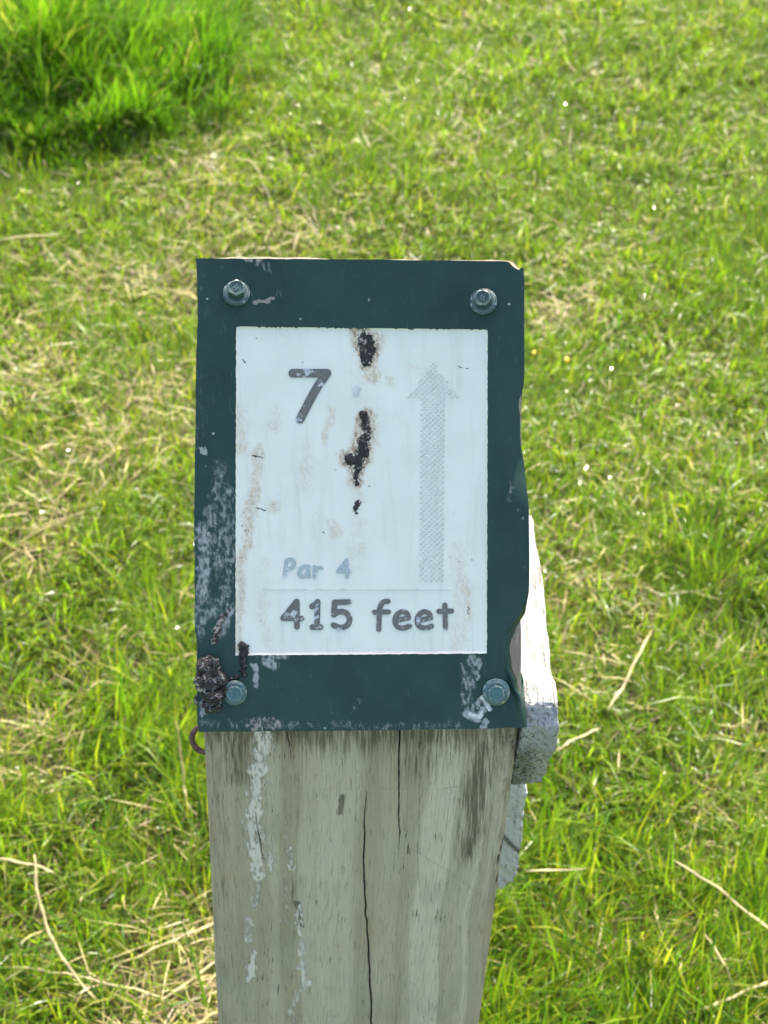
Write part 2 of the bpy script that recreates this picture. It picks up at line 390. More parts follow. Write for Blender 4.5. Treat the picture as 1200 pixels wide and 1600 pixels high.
zu = np.array([300, 335, 350, 372, 380, 405, 440, 447, 468, 476, 505, 545, 553, 562, 590, 622, 628, 648, 654, 684, 688, 692, 697, 716, 730, 736, 744, 760, 778, 800]); zt = np.array([.3, .35, .50, .46, .36, .42, .46, .30, .36, .60, .72, .70, .60, .44, .50, .46, .38, .46, .78, .84, 1.0, .95, .46, .55, .62, .90, .50, .56, .40, .3])
zx = (zu - 553) * K / .87
tone = np.interp(lx + (fbm(lz * 9 + 2, lx * 8, 37, 3) - .5) * .012 + (vn(lz * 50, lx * 40, 39) - .5) * .0012, zx, zt) + (fbm(lx * 25, lz * 14, 40, 4) - .5) * .35
tone = np.where(front, tone, .4)
dep = crack * .0022 + (fbm(per[:, 0] * 170, per[:, 1] * 170, 31, 3)[None, :] - .5) * .0007 + (fbm(lx * 90 + 3, lz * 6, 33, 3) - .5) * .0009
wy2 = wy + dep * nrm_in - chalk * .0003 * nrm_in
wx2 = wx + np.where(front, 0, (fbm(ly * 90 + 7, lz * 25, 35, 3) - .5) * .0012)
V = np.stack([wx2, wy2, lz], -1).reshape(-1, 3)
idx = np.arange(NR * NP).reshape(NR, NP); nx = np.roll(idx, -1, 1)
fcs = np.stack([idx[:-1], idx[1:], nx[1:], nx[:-1]], -1).reshape(-1, 4)
# cut top: fan strips towards the centre of the ring
ct = len(V)
cpt = np.array([[pcx(Z0 + PD / 2 * TAN47), YF + PD / 2, Z0 + PD / 2 * TAN47 - .001]])
V = np.concatenate([V, cpt])
tri = np.stack([idx[0], nx[0], np.full(NP, ct), np.full(NP, ct)], -1)
gc = np.stack([lx + np.where(front, 0, .3), ly * 1.0, lz], -1).reshape(-1, 3); gc = np.concatenate([gc, [[.5, .5, .5]]])
def ap(a): return np.append(a.ravel(), 0)
base = np.array([pcx(0), YF + PD / 2, 0])
V -= base
fl = [tuple(f) for f in fcs] + [(a, b, c) for a, b, c, _ in tri]
post = mesh('wooden_post', V, fl, M['post'], attrs=dict(crack=ap(crack), grime_shade=ap(grime_shade), chalk=ap(chalk), tone=ap(tone), gc=gc))
post.location = base
tag(post, 'weathered grey wooden post with slanted top carrying the green hole sign', 'post')

# ------------------------------------------------------------------ tee sign
SU, SV = 565.0, 1140.0             # sign origin: middle of its lower edge
org = CAM + FW * DEP + RT * (SU - 600) * K + UP * (800 - SV) * K
sign = bpy.data.objects.new('tee_sign', None); COL.objects.link(sign)
sign.matrix_world = Matrix(((RT[0], UP[0], -FW[0], org[0]), (RT[1], UP[1], -FW[1], org[1]), (RT[2], UP[2], -FW[2], org[2]), (0, 0, 0, 1)))
sign.empty_display_size = .05
tag(sign, 'dark green plastic sign with white panel reading 7, Par 4, 415 feet', 'sign')
def loc(u, v, h): return np.stack([(u - SU) * K, (SV - v) * K, np.broadcast_to(h, np.shape(u))], -1)
def ip(x, xs, ys): return np.interp(x, xs, ys)
def sm_ip(x, xs, ys):
    i = np.clip(np.searchsorted(xs, x) - 1, 0, len(xs) - 2); xs = np.array(xs, float); ys = np.array(ys, float)
    t = np.clip((x - xs[i]) / (xs[i + 1] - xs[i]), 0, 1); t = t * t * (3 - 2 * t); return ys[i] * (1 - t) + ys[i + 1] * t
def e_left(v): return ip(v, [400, 425, 450, 505, 550, 720, 800, 900, 985, 1005, 1110, 1145], [306, 307, 308, 308.7, 307, 304.5, 303.5, 304.5, 304.5, 308, 308, 310.5]) + (vn(v / 9, v * 0, 41) - .5) * 1.0
def e_right(v): return sm_ip(v, [400, 427, 590, 612, 637, 680, 737, 799, 880, 920, 956, 980, 1010, 1040, 1070, 1140], [818, 819.3, 819.5, 816.6, 813.2, 813.5, 820.6, 825.4, 826, 825.6, 821.5, 811, 806.6, 812.5, 820, 824])
def e_top(u): return ip(u, [300, 345, 560, 700, 792, 797, 801, 808, 813, 816, 819, 830], [403.5, 403.8, 405.3, 407, 408, 409.5, 414.5, 420, 422.5, 418, 419.5, 419]) + (vn(u / 11, u * 0, 43) - .5) * .7
def e_bot(u): return ip(u, [300, 312, 560, 640, 830], [1144, 1143.5, 1141.5, 1140.5, 1137]) + (vn(u / 13, u * 0, 45) - .5) * 1.2
def l_top(u): return 510 + (u - 369) * 5 / 393. + np.clip(vn(u / 3.1, u * 0, 47) - .45, 0, 1) * 4.0 * (vn(u / 30., u * 0, 49) > .38)
def l_bot(u): return 1024 - (u - 369) * 3 / 393. + (vn(u / 5, u * 0, 51) - .5) * .8
def l_left(v): return 369 - (v - 510) * 1.2 / 510 + (vn(v / 4, v * 0, 53) - .5) * 1.1
def l_right(v): return 762 - (v - 510) * 1.2 / 510 + (vn(v / 4, v * 0, 55) - .5) * .9
ST = 2.2
cu = [np.linspace(0, 1, max(2, int(w_ / ST)) + 1) for w_ in (63, 393, 60)]
cv = [np.linspace(0, 1, max(2, int(w_ / ST)) + 1) for w_ in (106, 510, 118)]
pu = np.concatenate([cu[0], 1 + cu[1][1:], 2 + cu[2][1:]]); pv = np.concatenate([cv[0], 1 + cv[1][1:], 2 + cv[2][1:]])
PUg, PVg = np.meshgrid(pu, pv, indexing='ij')
un = ip(PUg, [0, 1, 2, 3], [306, 369, 762, 820]); vnm = ip(PVg, [0, 1, 2, 3], [404, 511, 1023, 1141])
def pw(p, *e):
    i = np.clip(np.floor(p).astype(int), 0, 2); t = p - i
    E = np.stack(e, 0); a = np.take_along_axis(E, i[None], 0)[0]; b_ = np.take_along_axis(E, i[None] + 1, 0)[0]
    return a * (1 - t) + b_ * t
Ug = pw(PUg, e_left(vnm), l_left(vnm), l_right(vnm), e_right(vnm))
Vg = pw(PVg, e_top(un), l_top(un), l_bot(un), e_bot(un))
def plate_h(u, v):
    """height of the bent plate in metres above its flat plane"""
    wgt = sst(768, 826, u)
    amp = sm_ip(v, [400, 540, 640, 700, 800, 900, 960, 1010, 1060, 1140], [.0, -.0005, -.0030, -.0025, .0040, .005, .002, -.0045, -.002, -.001])
    h = wgt * amp
    # pinched fold beside the lower right screw
    cx = sm_ip(v, [930, 950, 984, 1014, 1040, 1068, 1094, 1140], [826, 812, 798, 791, 793, 802, 812, 816])
    on = sst(935, 965, v) * sst(1150, 1100, v)
    h = h + on * (.0024 * np.exp(-((u - cx) / 5.5) ** 2) - .0055 * sst(0, 18, u - cx))
    h = h + .0004 * (fbm(u / 70, v / 70, 61, 2) - .5) + .0012 * sst(322, 303, u) * (vn(v / 60, v * 0, 63) - .4)
    h = h - .0010 * sst(410, 402, v) * 0
    return h
Hg = plate_h(Ug, Vg)
hole = (PUg > 1) & (PUg < 2) & (PVg > 1) & (PVg < 2)
nu, nv = PUg.shape
idg = np.arange(nu * nv).reshape(nu, nv)
ic, jc = np.meshgrid(np.arange(nu - 1), np.arange(nv - 1), indexing='ij')
mu = (pu[:-1] + pu[1:]) / 2; mv = (pv[:-1] + pv[1:]) / 2
keep = ~((mu[:, None] > 1) & (mu[:, None] < 2) & (mv[None] > 1) & (mv[None] < 2))
q = np.stack([idg[:-1, :-1], idg[:-1, 1:], idg[1:, 1:], idg[1:, :-1]], -1)[keep].reshape(-1, 4)
TH = .0024
def close_sheet(P, q, th, soft=True, back=True):
    """front sheet + thin walls (+ back) from quads; returns verts, faces, material index (1 = walls)"""
    e = np.concatenate([q[:, [i, (i + 1) % q.shape[1]]] for i in range(q.shape[1])])
    e = e[e[:, 0] != e[:, 1]]
    key = np.sort(e, 1); _, inv, cnt = np.unique(key, axis=0, return_inverse=True, return_counts=True)
    be = e[cnt[inv.ravel()] == 1]
    bv = np.unique(be); mp = np.full(len(P), -1); mp[bv] = np.arange(len(bv))
    n0 = len(P)
    top2 = P[bv].copy()                                            # duplicate ring for a hard edge
    low = P[bv].copy(); low[:, 2] -= th
    VV = np.concatenate([P, top2, low]); a, b = mp[be[:, 0]], mp[be[:, 1]]
    walls = np.stack([n0 + b, n0 + a, n0 + len(bv) + a, n0 + len(bv) + b], -1)
    fs = [tuple(x) for x in q] + [tuple(x) for x in walls]; mi = [0] * len(q) + [1] * len(walls)
    src = np.concatenate([np.arange(n0), bv, bv])
    if back:
        Pb = P.copy(); Pb[:, 2] -= th; o = len(VV); VV = np.concatenate([VV, Pb])
        fs += [tuple(x[::-1]) for x in (q + o)]; mi += [1] * len(q); src = np.concatenate([src, np.arange(n0)])
    return VV, fs, mi, src
def clean(V, fs, mi, src):
    used = np.unique(np.concatenate([np.array(f) for f in fs])); mp = np.full(len(V), -1); mp[used] = np.arange(len(used))
    return V[used], [tuple(mp[list(f)]) for f in fs], mi, src[used]
P = loc(Ug, Vg, Hg).reshape(-1, 3)
VV, fs, mi, src = clean(*close_sheet(P, q, TH))
uu, vv = Ug.ravel()[src], Vg.ravel()[src]
wb = (fbm(uu / 10, vv / 14, 71, 4) - .5) * 14
brk = fbm(uu / 3.5, vv / 6, 73, 4)
def ps(pts, r, soft, amp=1.): return amp * smask(uu + wb, vv + wb * .5, pts, r, soft * 1.5) * np.clip(.3 + 1.3 * brk, 0, 1.3)
pchalk = np.zeros(len(uu))
for a in (ps([(345, 730), (340, 770), (322, 830), (318, 900), (316, 960), (314, 985)], [3, 6, 8, 9, 7, 4], 20, .62),
          ps([(318, 830), (322, 880), (318, 920)], 5, 10, .82), ps([(352, 770), (358, 860), (352, 930), (332, 960)], 6, 14, .66),
          ps([(362, 950), (350, 975), (340, 990)], 5, 8, .75), ps([(342, 820), (348, 905)], 8, 14, .6),
          ps([(318, 590), (312, 640), (314, 700)], 4, 10, .45), ps([(316, 700), (318, 706)], 3, 3, 1.0),
          ps([(320, 1132), (380, 1130), (440, 1130)], [4, 6, 5], 9, .55), ps([(440, 1134), (520, 1132), (620, 1136), (720, 1132)], 4, 9, .5),
          ps([(398, 1040), (400, 1070)], 3, 4, .9), ps([(415, 1032), (430, 1040)], 5, 7, .8), ps([(452, 1026), (400, 1026)], 2, 4, .7),
          ps([(735, 1030), (733, 1070), (728, 1110)], 8, 8, .68), ps([(748, 1030), (746, 1060)], 3, 3, .85),
          ps([(728, 1115), (745, 1122), (756, 1110)], 4, 4, 1.1), ps([(752, 1136), (760, 1126)], 2, 2, 1.2), ps([(745, 1105), (750, 1095)], 2, 2.5, 1.),
          ps([(318, 1095), (320, 1115)], 4, 5, .9), ps([(560, 1090), (556, 1110)], 2, 5, .55), ps([(480, 1045), (486, 1120)], 12, 30, .30),
          ps([(560, 1060), (566, 1130)], 10, 26, .30), ps([(800, 755), (795, 780)], 4, 9, .5), ps([(806, 795), (815, 810)], 1.5, 3, .6),
          ps([(392, 455), (394, 462)], 1, 2, .8), ps([(577, 467), (578, 470)], 1.2, 1.2, 1.2), ps([(404, 408), (420, 420)], 5, 9, .6)):
    pchalk = np.maximum(pchalk, a)
ptan = np.maximum.reduce([ps([(395, 1134), (430, 1131)], 8, 10, .7), ps([(395, 472), (415, 470), (425, 466)], 1.6, 2.4, 1.2), ps([(765, 1082), (756, 1092), (764, 1106)], [3, 4, 2.5], 2.5, 1.2), ps([(385, 405), (410, 404)], 3, 4, .8)])
plate = mesh('plate', VV, fs, M['plate'], sign, attrs=dict(chalk=pchalk, tan=ptan), mats=[M['plate'], M['core']], mi=mi)

# white panel sunk into the plate
RECESS = .0008
LS = 1.8
lu = np.linspace(0, 1, int(393 / LS)); lv = np.linspace(0, 1, int(512 / LS))
A, B = np.meshgrid(lu, lv, indexing='ij')
un = 369 + A * 393; vq = 511 + B * 512
Ul = l_left(vq) * (1 - A) + l_right(vq) * A; Vl = l_top(un) * (1 - B) + l_bot(un) * B
edge = np.minimum(np.minimum(A * 393, (1 - A) * 393), np.minimum(B * 512, (1 - B) * 512))
Hl = plate_h(Ul, Vl) - RECESS * sst(.2, 2.5, edge) - .00012 + .00010 * (fbm(Ul / 16, Vl / 16, 81, 3) - .5)
BURN = [
    ([(568, 518), (570, 535), (576, 548), (574, 566)], [7, 11, 9, 6]),
    ([(570, 650), (572, 672), (566, 700), (560, 722), (557, 752)], [6, 7, 9, 7, 3]),
    ([(548, 718), (552, 724)], [10, 5]),
    ([(560, 786), (555, 796)], [4, 4]),
]
wb = (fbm(Ul / 9, Vl / 12, 83, 4) - .5) * 16
wf = (fbm(Ul / 4, Vl / 4, 85, 3) - .5) * 8
brk = np.clip(.45 + 1.1 * fbm(Ul / 3, Vl / 5, 87, 4), 0, 1.2)
def ls(pts, r, soft, amp=1., w_=wb): return amp * smask(Ul + w_, Vl + w_ * .6, pts, r, soft * (1.5 if w_ is wb else 1)) * brk
tan = np.zeros_like(Ul); soot = np.zeros_like(Ul)
for a in ([ls(p, [x + 5 for x in r], 9, .78) for p, r in BURN[:3]] +
          [ls([(583, 560), (588, 580), (580, 592)], 5, 6, .62), ls([(560, 520), (590, 530)], 9, 12, .6), ls([(560, 570), (558, 640)], 9, 16, .33), ls([(574, 650), (582, 690)], 5, 10, .6),
           ls([(404, 700), (398, 760), (390, 800), (384, 850), (375, 870)], [3, 5, 6, 6, 5], 9, .60), ls([(376, 880), (374, 960), (372, 1010)], [4, 5, 4], 6, .58),
           ls([(372, 640), (376, 700)], 6, 12, .5), ls([(430, 640), (425, 665)], 5, 12, .48), ls([(505, 690), (510, 670), (520, 640)], 2.5, 6, .5), ls([(480, 700), (478, 760)], 6, 16, .42),
           ls([(432, 795), (425, 790)], 5, 10, .55), ls([(520, 820), (526, 835)], 6, 10, .5), ls([(410, 880), (412, 960), (418, 1015)], 5, 16, .40),
           ls([(715, 860), (722, 920), (716, 1010)], 7, 16, .42), ls([(722, 900), (734, 965)], 3, 9, .5), ls([(670, 585), (640, 575)], 4, 9, .4), ls([(608, 590), (613, 602)], 2.5, 6, .52),
           ls([(560, 730), (556, 880)], 6, 18, .40), ls([(400, 1018), (560, 1018), (740, 1018)], 2, 9, .36), ls([(385, 530), (480, 518), (560, 516)], 2, 12, .28)]):
    tan = np.maximum(tan, a)
for a in ([ls(p, [x + 1 for x in r], 3.2, .62, wf) for p, r in BURN] +
          [ls([(378, 560), (382, 566)], .8, 1.6, .9, wf), ls([(395, 712), (408, 714)], .8, 2, .8, wf), ls([(402, 794), (415, 798)], .7, 1.8, .8, wf), ls([(582, 700), (585, 730)], 2, 5, .42, wf),
           ls([(506, 832)], .6, 1, .9, wf), ls([(398, 836)], .8, 1, .9, wf), ls([(718, 573), (733, 576)], .7, 1.6, .7, wf), ls([(710, 802)], 1, 1, .8, wf), ls([(733, 950), (731, 960)], 1, 1.4, .8, wf)]):
    soot = np.maximum(soot, a)
P = loc(Ul, Vl, Hl).reshape(-1, 3)
ids = np.arange(A.size).reshape(A.shape)
q = np.stack([ids[:-1, :-1], ids[:-1, 1:], ids[1:, 1:], ids[1:, :-1]], -1).reshape(-1, 4)
panel = mesh('face_panel', P, q, M['face'], sign, attrs=dict(tan=tan.ravel(), soot=soot.ravel()))

# lettering: marching squares on the distance to each stroke
HF = -RECESS + .00005
def contour_mesh(name, strokes, r, mat, parent, step=.9, h=.00022):
    pts = np.array([p for s_ in strokes for p in s_]); m_ = r + 3
    xs = np.arange(pts[:, 0].min() - m_, pts[:, 0].max() + m_, step); ys = np.arange(pts[:, 1].min() - m_, pts[:, 1].max() + m_, step)
    X, Y = np.meshgrid(xs, ys, indexing='ij')
    D = np.minimum.reduce([sdist(X, Y, s_, r) for s_ in strokes])
    vid = {}; VV = []; rim = []; fs = []
    def vert(key, x, y, d):
        if key not in vid: vid[key] = len(VV); VV.append((x, y)); rim.append(max(0, min(1, 1 - (-d) / 1.6)))
        return vid[key]
    nx_, ny_ = X.shape
    for i in range(nx_ - 1):
        for j in range(ny_ - 1):
            cs = [(i, j), (i, j + 1), (i + 1, j + 1), (i + 1, j)]
            ins = [D[c] < 0 for c in cs]
            if not any(ins): continue
            poly = []
            for a in range(4):
                c, d = cs[a], cs[(a + 1) % 4]
                if ins[a]: poly.append(vert(c, X[c], Y[c], D[c]))
                if ins[a] != ins[(a + 1) % 4]:
                    t = D[c] / (D[c] - D[d]); k2 = (min(c, d), max(c, d))
                    poly.append(vert(k2, X[c] + (X[d] - X[c]) * t, Y[c] + (Y[d] - Y[c]) * t, 0))
            if len(set(poly)) >= 3: fs.append(poly)
    VV = np.array(VV); hh = plate_h(VV[:, 0], VV[:, 1]) + HF + h
    P = loc(VV[:, 0], VV[:, 1], hh)
    cnt = {}
    for f in fs:
        for a, b in zip(f, f[1:] + f[:1]): cnt[(a, b)] = 1
    nb = len(P); P2 = P.copy(); P2[:, 2] -= h + .0001
    sk = [(b, a, nb + a, nb + b) for (a, b) in cnt if (b, a) not in cnt]
    allv = np.concatenate([P, P2]); fs2 = [tuple(f) for f in fs] + sk
    used = sorted({i for f in fs2 for i in f}); mp = {o: k_ for k_, o in enumerate(used)}
    o = mesh(name, allv[used], [tuple(mp[i] for i in f) for f in fs2], mat, parent, smooth=False, attrs=dict(rim=np.array(rim + rim)[used]))
    return o
def c1(pts): return [(290 + x / 4.286, 380 + y / 4.286) for x, y in pts]
def c3(pts): return [(290 + x / 4.286, 680 + y / 4.286) for x, y in pts]
def c4(pts): return [(560 + x / 3.529, 680 + y / 3.529) for x, y in pts]
def curve(pts, n=5):
    """Catmull-Rom through the points"""
    p = [np.array(x, float) for x in pts]; p = [2 * p[0] - p[1]] + p + [2 * p[-1] - p[-2]]; out = []
    for i in range(1, len(p) - 2):
        for t in np.linspace(0, 1, n, endpoint=False):
            out.append(tuple(.5 * (2 * p[i] + (p[i + 1] - p[i - 1]) * t + (2 * p[i - 1] - 5 * p[i] + 4 * p[i + 1] - p[i + 2]) * t * t + (3 * p[i] - p[i - 1] - 3 * p[i + 1] + p[i + 2]) * t ** 3)))
    return out + [tuple(p[-2])]
contour_mesh('digit', [c1([(717, 870), (946, 870)]), c1(curve([(946, 870), (880, 965), (830, 1055), (766, 1178)]))], 6.7, M['ink'], panel)
pr_ = 2.6
contour_mesh('letter', [c3([(674, 842), (663, 945)]), c3(curve([(674, 838), (706, 831), (727, 850), (722, 878), (700, 894), (671, 898)]))], pr_, M['pale'], panel)
contour_mesh('letter', [c3(curve([(822, 880), (795, 878), (766, 900), (760, 930), (777, 948), (803, 940), (822, 915)])), c3(curve([(824, 880), (820, 915), (827, 949)]))], pr_, M['pale'], panel)
contour_mesh('letter', [c3([(862, 880), (862, 950)]), c3(curve([(863, 920), (878, 896), (898, 886), (912, 892)]))], pr_, M['pale'], panel)
contour_mesh('digit', [c3([(1080, 834), (1020, 912), (1100, 912)]), c3([(1080, 834), (1081, 950)])], pr_, M['pale'], panel)
ir = 4.3
contour_mesh('digit', [c3([(742, 1115), (652, 1226), (776, 1229)]), c3([(745, 1115), (745, 1284)])], ir, M['ink'], panel)
contour_mesh('digit', [c3([(846, 1148), (884, 1116), (879, 1286)]), c3([(848, 1286), (904, 1286)])], ir, M['ink'], panel)
contour_mesh('digit', [c3([(1094, 1118), (998, 1120), (992, 1200)]), c3(curve([(992, 1203), (1028, 1183), (1072, 1190), (1098, 1226), (1085, 1270), (1040, 1290), (990, 1273)]))], ir, M['ink'], panel)
fr = 3.9
contour_mesh('letter', [c4(curve([(164, 916), (138, 920), (121, 945), (115, 985), (113, 1073)])), c4([(88, 977), (166, 975)])], fr, M['ink'], panel)
for dx in (0, 122):
    contour_mesh('letter', [c4([(203 + dx, 1024), (277 + dx, 1008)]), c4(curve([(277 + dx, 1008), (268 + dx, 984), (240 + dx, 974), (212 + dx, 992), (201 + dx, 1025), (216 + dx, 1056), (250 + dx, 1064), (282 + dx, 1053)]))], fr, M['ink'], panel)
contour_mesh('letter', [c4([(477, 937), (480, 1065)]), c4([(444, 972), (514, 970)])], fr, M['ink'], panel)

# embossed arrow and dotted line: rows of tiny raised dashes
def bumps(name, pts, a, b, rot, h, parent):
    V_, F_ = [], []; ns = 8; cr, sr = math.cos(rot), math.sin(rot)
    for (u, v) in pts:
        o = len(V_); z0 = float(plate_h(np.array(u), np.array(v))) + HF
        for ring, hz in ((1, -.0001), (.62, h)):
            for k_ in range(ns):
                x = a * ring * math.cos(2 * math.pi * k_ / ns); y = b * ring * math.sin(2 * math.pi * k_ / ns)
                V_.append(loc(np.array(u + x * cr - y * sr), np.array(v - x * sr - y * cr), z0 + hz))
        V_.append(loc(np.array(u), np.array(v), z0 + h * 1.3))
        for k_ in range(ns):
            k2 = (k_ + 1) % ns
            F_ += [(o + k_, o + k2, o + ns + k2, o + ns + k_), (o + ns + k_, o + ns + k2, o + 2 * ns)]
    o = mesh(name, np.array(V_), F_, M['dot'], parent); o['kind'] = 'stuff'; return o
ap_ = []
row = 0
for v in np.arange(567, 909, 4.05):
    off = 4.3 * (row % 2)
    cx = 677 - (v - 620) * .010
    hw = 18.2 if v > 621 else (v - 563) * .70
    for i in range(-6, 7):
        du = i * 8.6 + off
        if abs(du) <= hw: ap_.append((cx + du + random.uniform(-.3, .3), v + random.uniform(-.3, .3)))
    row += 1
bumps('arrow', ap_, 2.5, 1.25, R(38), .00035, panel)
bumps('dotted_line', [(u, 921 + (u - 410) * .002) for u in np.arange(412, 706, 5.2)], 2.1, .8, R(-12), .0003, panel)

# burnt plastic: crusts standing on the panel
def relief(name, blobs, H, mat, parent, step=1.1, seed=0, h0=0.0, rough=6):
    blobs = [(p, [x * .86 for x in r]) for p, r in blobs]; H = H * .55
    P_ = np.array([p for b_, _ in blobs for p in b_]); m_ = 22
    xs = np.arange(P_[:, 0].min() - m_, P_[:, 0].max() + m_, step); ys = np.arange(P_[:, 1].min() - m_, P_[:, 1].max() + m_, step)
    X, Y = np.meshgrid(xs, ys, indexing='ij')
    D = np.minimum.reduce([sdist(X, Y, p, r) for p, r in blobs]) + (fbm(X / rough, Y / rough, 91 + seed, 4) - .5) * rough * 1.7
    hgt = np.clip(-D / 5, -.2, 1.4); nz = fbm(X / 5, Y / 5, 95 + seed, 4)
    Z = plate_h(X, Y) + h0 + H * np.where(hgt > 0, np.sqrt(np.clip(hgt, 0, 2)) * (.35 + 1.2 * nz), hgt * .3)
    ids = np.arange(X.size).reshape(X.shape); c = np.minimum(np.minimum(D[:-1, :-1], D[1:, 1:]), np.minimum(D[1:, :-1], D[:-1, 1:])) < .3
    q = np.stack([ids[:-1, :-1], ids[:-1, 1:], ids[1:, 1:], ids[1:, :-1]], -1)[c]
    used = np.unique(q); mp = np.full(X.size, -1); mp[used] = np.arange(len(used))
    return mesh(name, loc(X, Y, Z).reshape(-1, 3)[used], mp[q], mat, parent, attrs=dict(hgt=(nz * 6).ravel()[used]))
relief('burn_mark', [([(567, 524), (566, 540)], [5, 6])], .0007, M['scorch'], sign, seed=1, h0=HF, rough=7)
relief('burn_mark', [([(577, 527), (579, 545), (575, 560), (574, 568)], [4, 6, 6, 3]), ([(566, 548), (571, 565)], [3, 6])], .0011, M['char'], sign, seed=2, h0=HF)
relief('burn_mark', [([(569, 648), (571, 658)], [6, 4])], .0010, M['char'], sign, seed=3, h0=HF)
relief('burn_mark', [([(573, 664), (574, 682)], [5, 6])], .0007, M['scorch'], sign, seed=4, h0=HF, rough=5)
relief('burn_mark', [([(568, 690), (570, 708), (560, 716), (558, 735), (557, 756)], [6, 7, 6, 4, 1.5]), ([(546, 719), (556, 722)], [8, 5])], .0012, M['char'], sign, seed=5, h0=HF)
relief('burn_mark', [([(560, 787), (556, 797)], [3.5, 3.5])], .0008, M['char'], sign, seed=6, h0=HF)
relief('burn_mark', [([(380, 1011), (381, 1032), (380, 1052)], [8, 6, 6]), ([(373, 1058), (352, 1063)], [4, 4])], .0022, M['char'], sign, seed=7, rough=4)
relief('burn_mark', [([(346, 966), (338, 985), (334, 1005)], [4, 8, 4]), ([(352, 960), (362, 948)], [2, .5])], .0014, M['scorch'], sign, seed=8)
relief('dried_splash', [([(558, 607), (557, 614)], [5, 5])], .0003, M['chalk'], sign, seed=9, h0=HF, rough=4)
relief('dried_splash', [([(764, 1083), (757, 1092), (765, 1108)], [3, 5, 2.5])], .0006, M['chalk'], sign, seed=10, rough=4)
relief('dried_splash', [([(735, 1117), (748, 1120), (755, 1110)], [3, 3, 2])], .0004, M['chalk'], sign, seed=11, rough=5)

# melted lump on the lower left corner
bm = bmesh.new()
for (u, v, h, ru, rv, rh) in ((328, 1041, .003, 20, 17, .0062), (322, 1062, .0035, 19, 19, .0070), (334, 1085, .003, 19, 15, .0066),
                               (341, 1060, .002, 13, 15, .0055), (332, 1103, .0015, 15, 11, .0042), (307, 1094, -.001, 5, 9, .002), (350, 1078, .001, 9, 13, .0035)):
    r = bmesh.ops.create_icosphere(bm, subdivisions=4, radius=1)
    c = loc(np.array(u), np.array(v), h)
    for vt in r['verts']:
        d = vt.co.copy()
        nzv = fbm(np.array(d.x * 2.6 + u), np.array(d.y * 2.6 + d.z * 1.7 + v), 5, 4)
        nf = fbm(np.array(d.x * 9 + u), np.array(d.y * 9 + d.z * 6 + v), 6, 3)
        s_ = .40 + 1.0 * float(nzv) + .50 * (float(nf) - .5)
        vt.co = Vector((c[0] + d.x * ru * K * s_, c[1] + d.y * rv * K * s_, c[2] + d.z * rh * s_))
lump = bm_obj('melted_lump', bm, M['lump'], sign, True)
lump['label'] = 'charred ashy lump of melted plastic'

# screws
def screw(u, v, tilt, wr, hr, hh, mat, rot):
    bm = bmesh.new()
    def ring(r, z, n_=6, rot_=0): return [bm.verts.new((r * math.cos(rot_ + 2 * math.pi * i / n_), r * math.sin(rot_ + 2 * math.pi * i / n_), z)) for i in range(n_)]
    def brg(a, b):
        for i in range(len(a)): bm.faces.new((a[i], a[(i + 1) % len(a)], b[(i + 1) % len(b)], b[i]))
    N = 24
    def prof(lst):
        prev = None
        for fn, z in lst:
            rr = [bm.verts.new((fn(2 * math.pi * i / N) * math.cos(2 * math.pi * i / N), fn(2 * math.pi * i / N) * math.sin(2 * math.pi * i / N), z)) for i in range(N)]
            if prev: brg(prev, rr)
            prev = rr
        bm.faces.new(prev)
    def hexr(R_):
        return lambda a: R_ * math.cos(math.pi / 6) / math.cos(((a - rot) % (math.pi / 3)) - math.pi / 6)
    cir = lambda R_: (lambda a: R_)
    prof([(cir(hr * 1.28), .0002), (cir(hr * 1.30), .0007), (cir(hr * 1.22), .0010), (hexr(hr * 1.04), .0011), (hexr(hr * 1.04), hh - .0004),
          (cir(hr * .84), hh), (cir(hr * .70), hh - .00005), (cir(hr * .62), hh - .0005), (cir(hr * .3), hh - .0005), (cir(hr * .22), hh - .0003)])
    bm.faces.ensure_lookup_table()
    for i, f in enumerate(bm.faces):
        if i // N in (1, 4): f.material_index = 1
    o = bm_obj('screw', bm, mat, sign); o.data.materials.append(M['bare'])
    p = loc(np.array(float(u)), np.array(float(v)), float(plate_h(np.array(float(u)), np.array(float(v)))) + .0015)
    o.location = p; o.rotation_euler = tilt
    bm = bmesh.new()
    prof2 = [(wr * .98, -.0015), (wr, -.0010), (wr, .0000), (wr * .96, .00035), (hr * 1.1, .0006)]
    prev = None
    for r_, z in prof2:
        rr = [bm.verts.new((r_ * math.cos(2 * math.pi * i / 32), r_ * math.sin(2 * math.pi * i / 32), z)) for i in range(32)]
        if prev: brg(prev, rr)
        prev = rr
    bm.faces.new(prev)
    wsh = bm_obj('washer', bm, mat, o, True)
    bm = bmesh.new()                                              # raised maker's mark on the head: two short curved bars
    for sgn in (1, -1):
        pr0 = None
        for t in np.linspace(-.9, .9, 7):
            c = (hr * .28 * t, sgn * hr * .16 + hr * .12 * math.sin(3 * t), hh - .0004)
            rr = [bm.verts.new((c[0], c[1] + dy, c[2] + dz)) for dy, dz in ((-.00022, -.0001), (-.00015, .0003), (.00015, .0003), (.00022, -.0001))]
            if pr0: brg(pr0, rr)
            pr0 = rr
    bm_obj('head_mark', bm, M['bare'] if mat is M['screw'] else mat, o)
    return o
screw(370, 458, (R(-17), R(7), .2), 21.5 * K, 14.0 * K, .0056, M['screw'], .3)
screw(755, 471.5, (R(-13), R(4), .9), 21.5 * K, 13.6 * K, .0055, M['screw'], .1)
screw(367, 1082, (R(3), R(3), .4), 19.5 * K, 13.2 * K, .0046, M['screw2'], .7)
screw(775, 1081, (R(2), R(-3), .2), 21.5 * K, 13.2 * K, .0048, M['screw2'], .5)

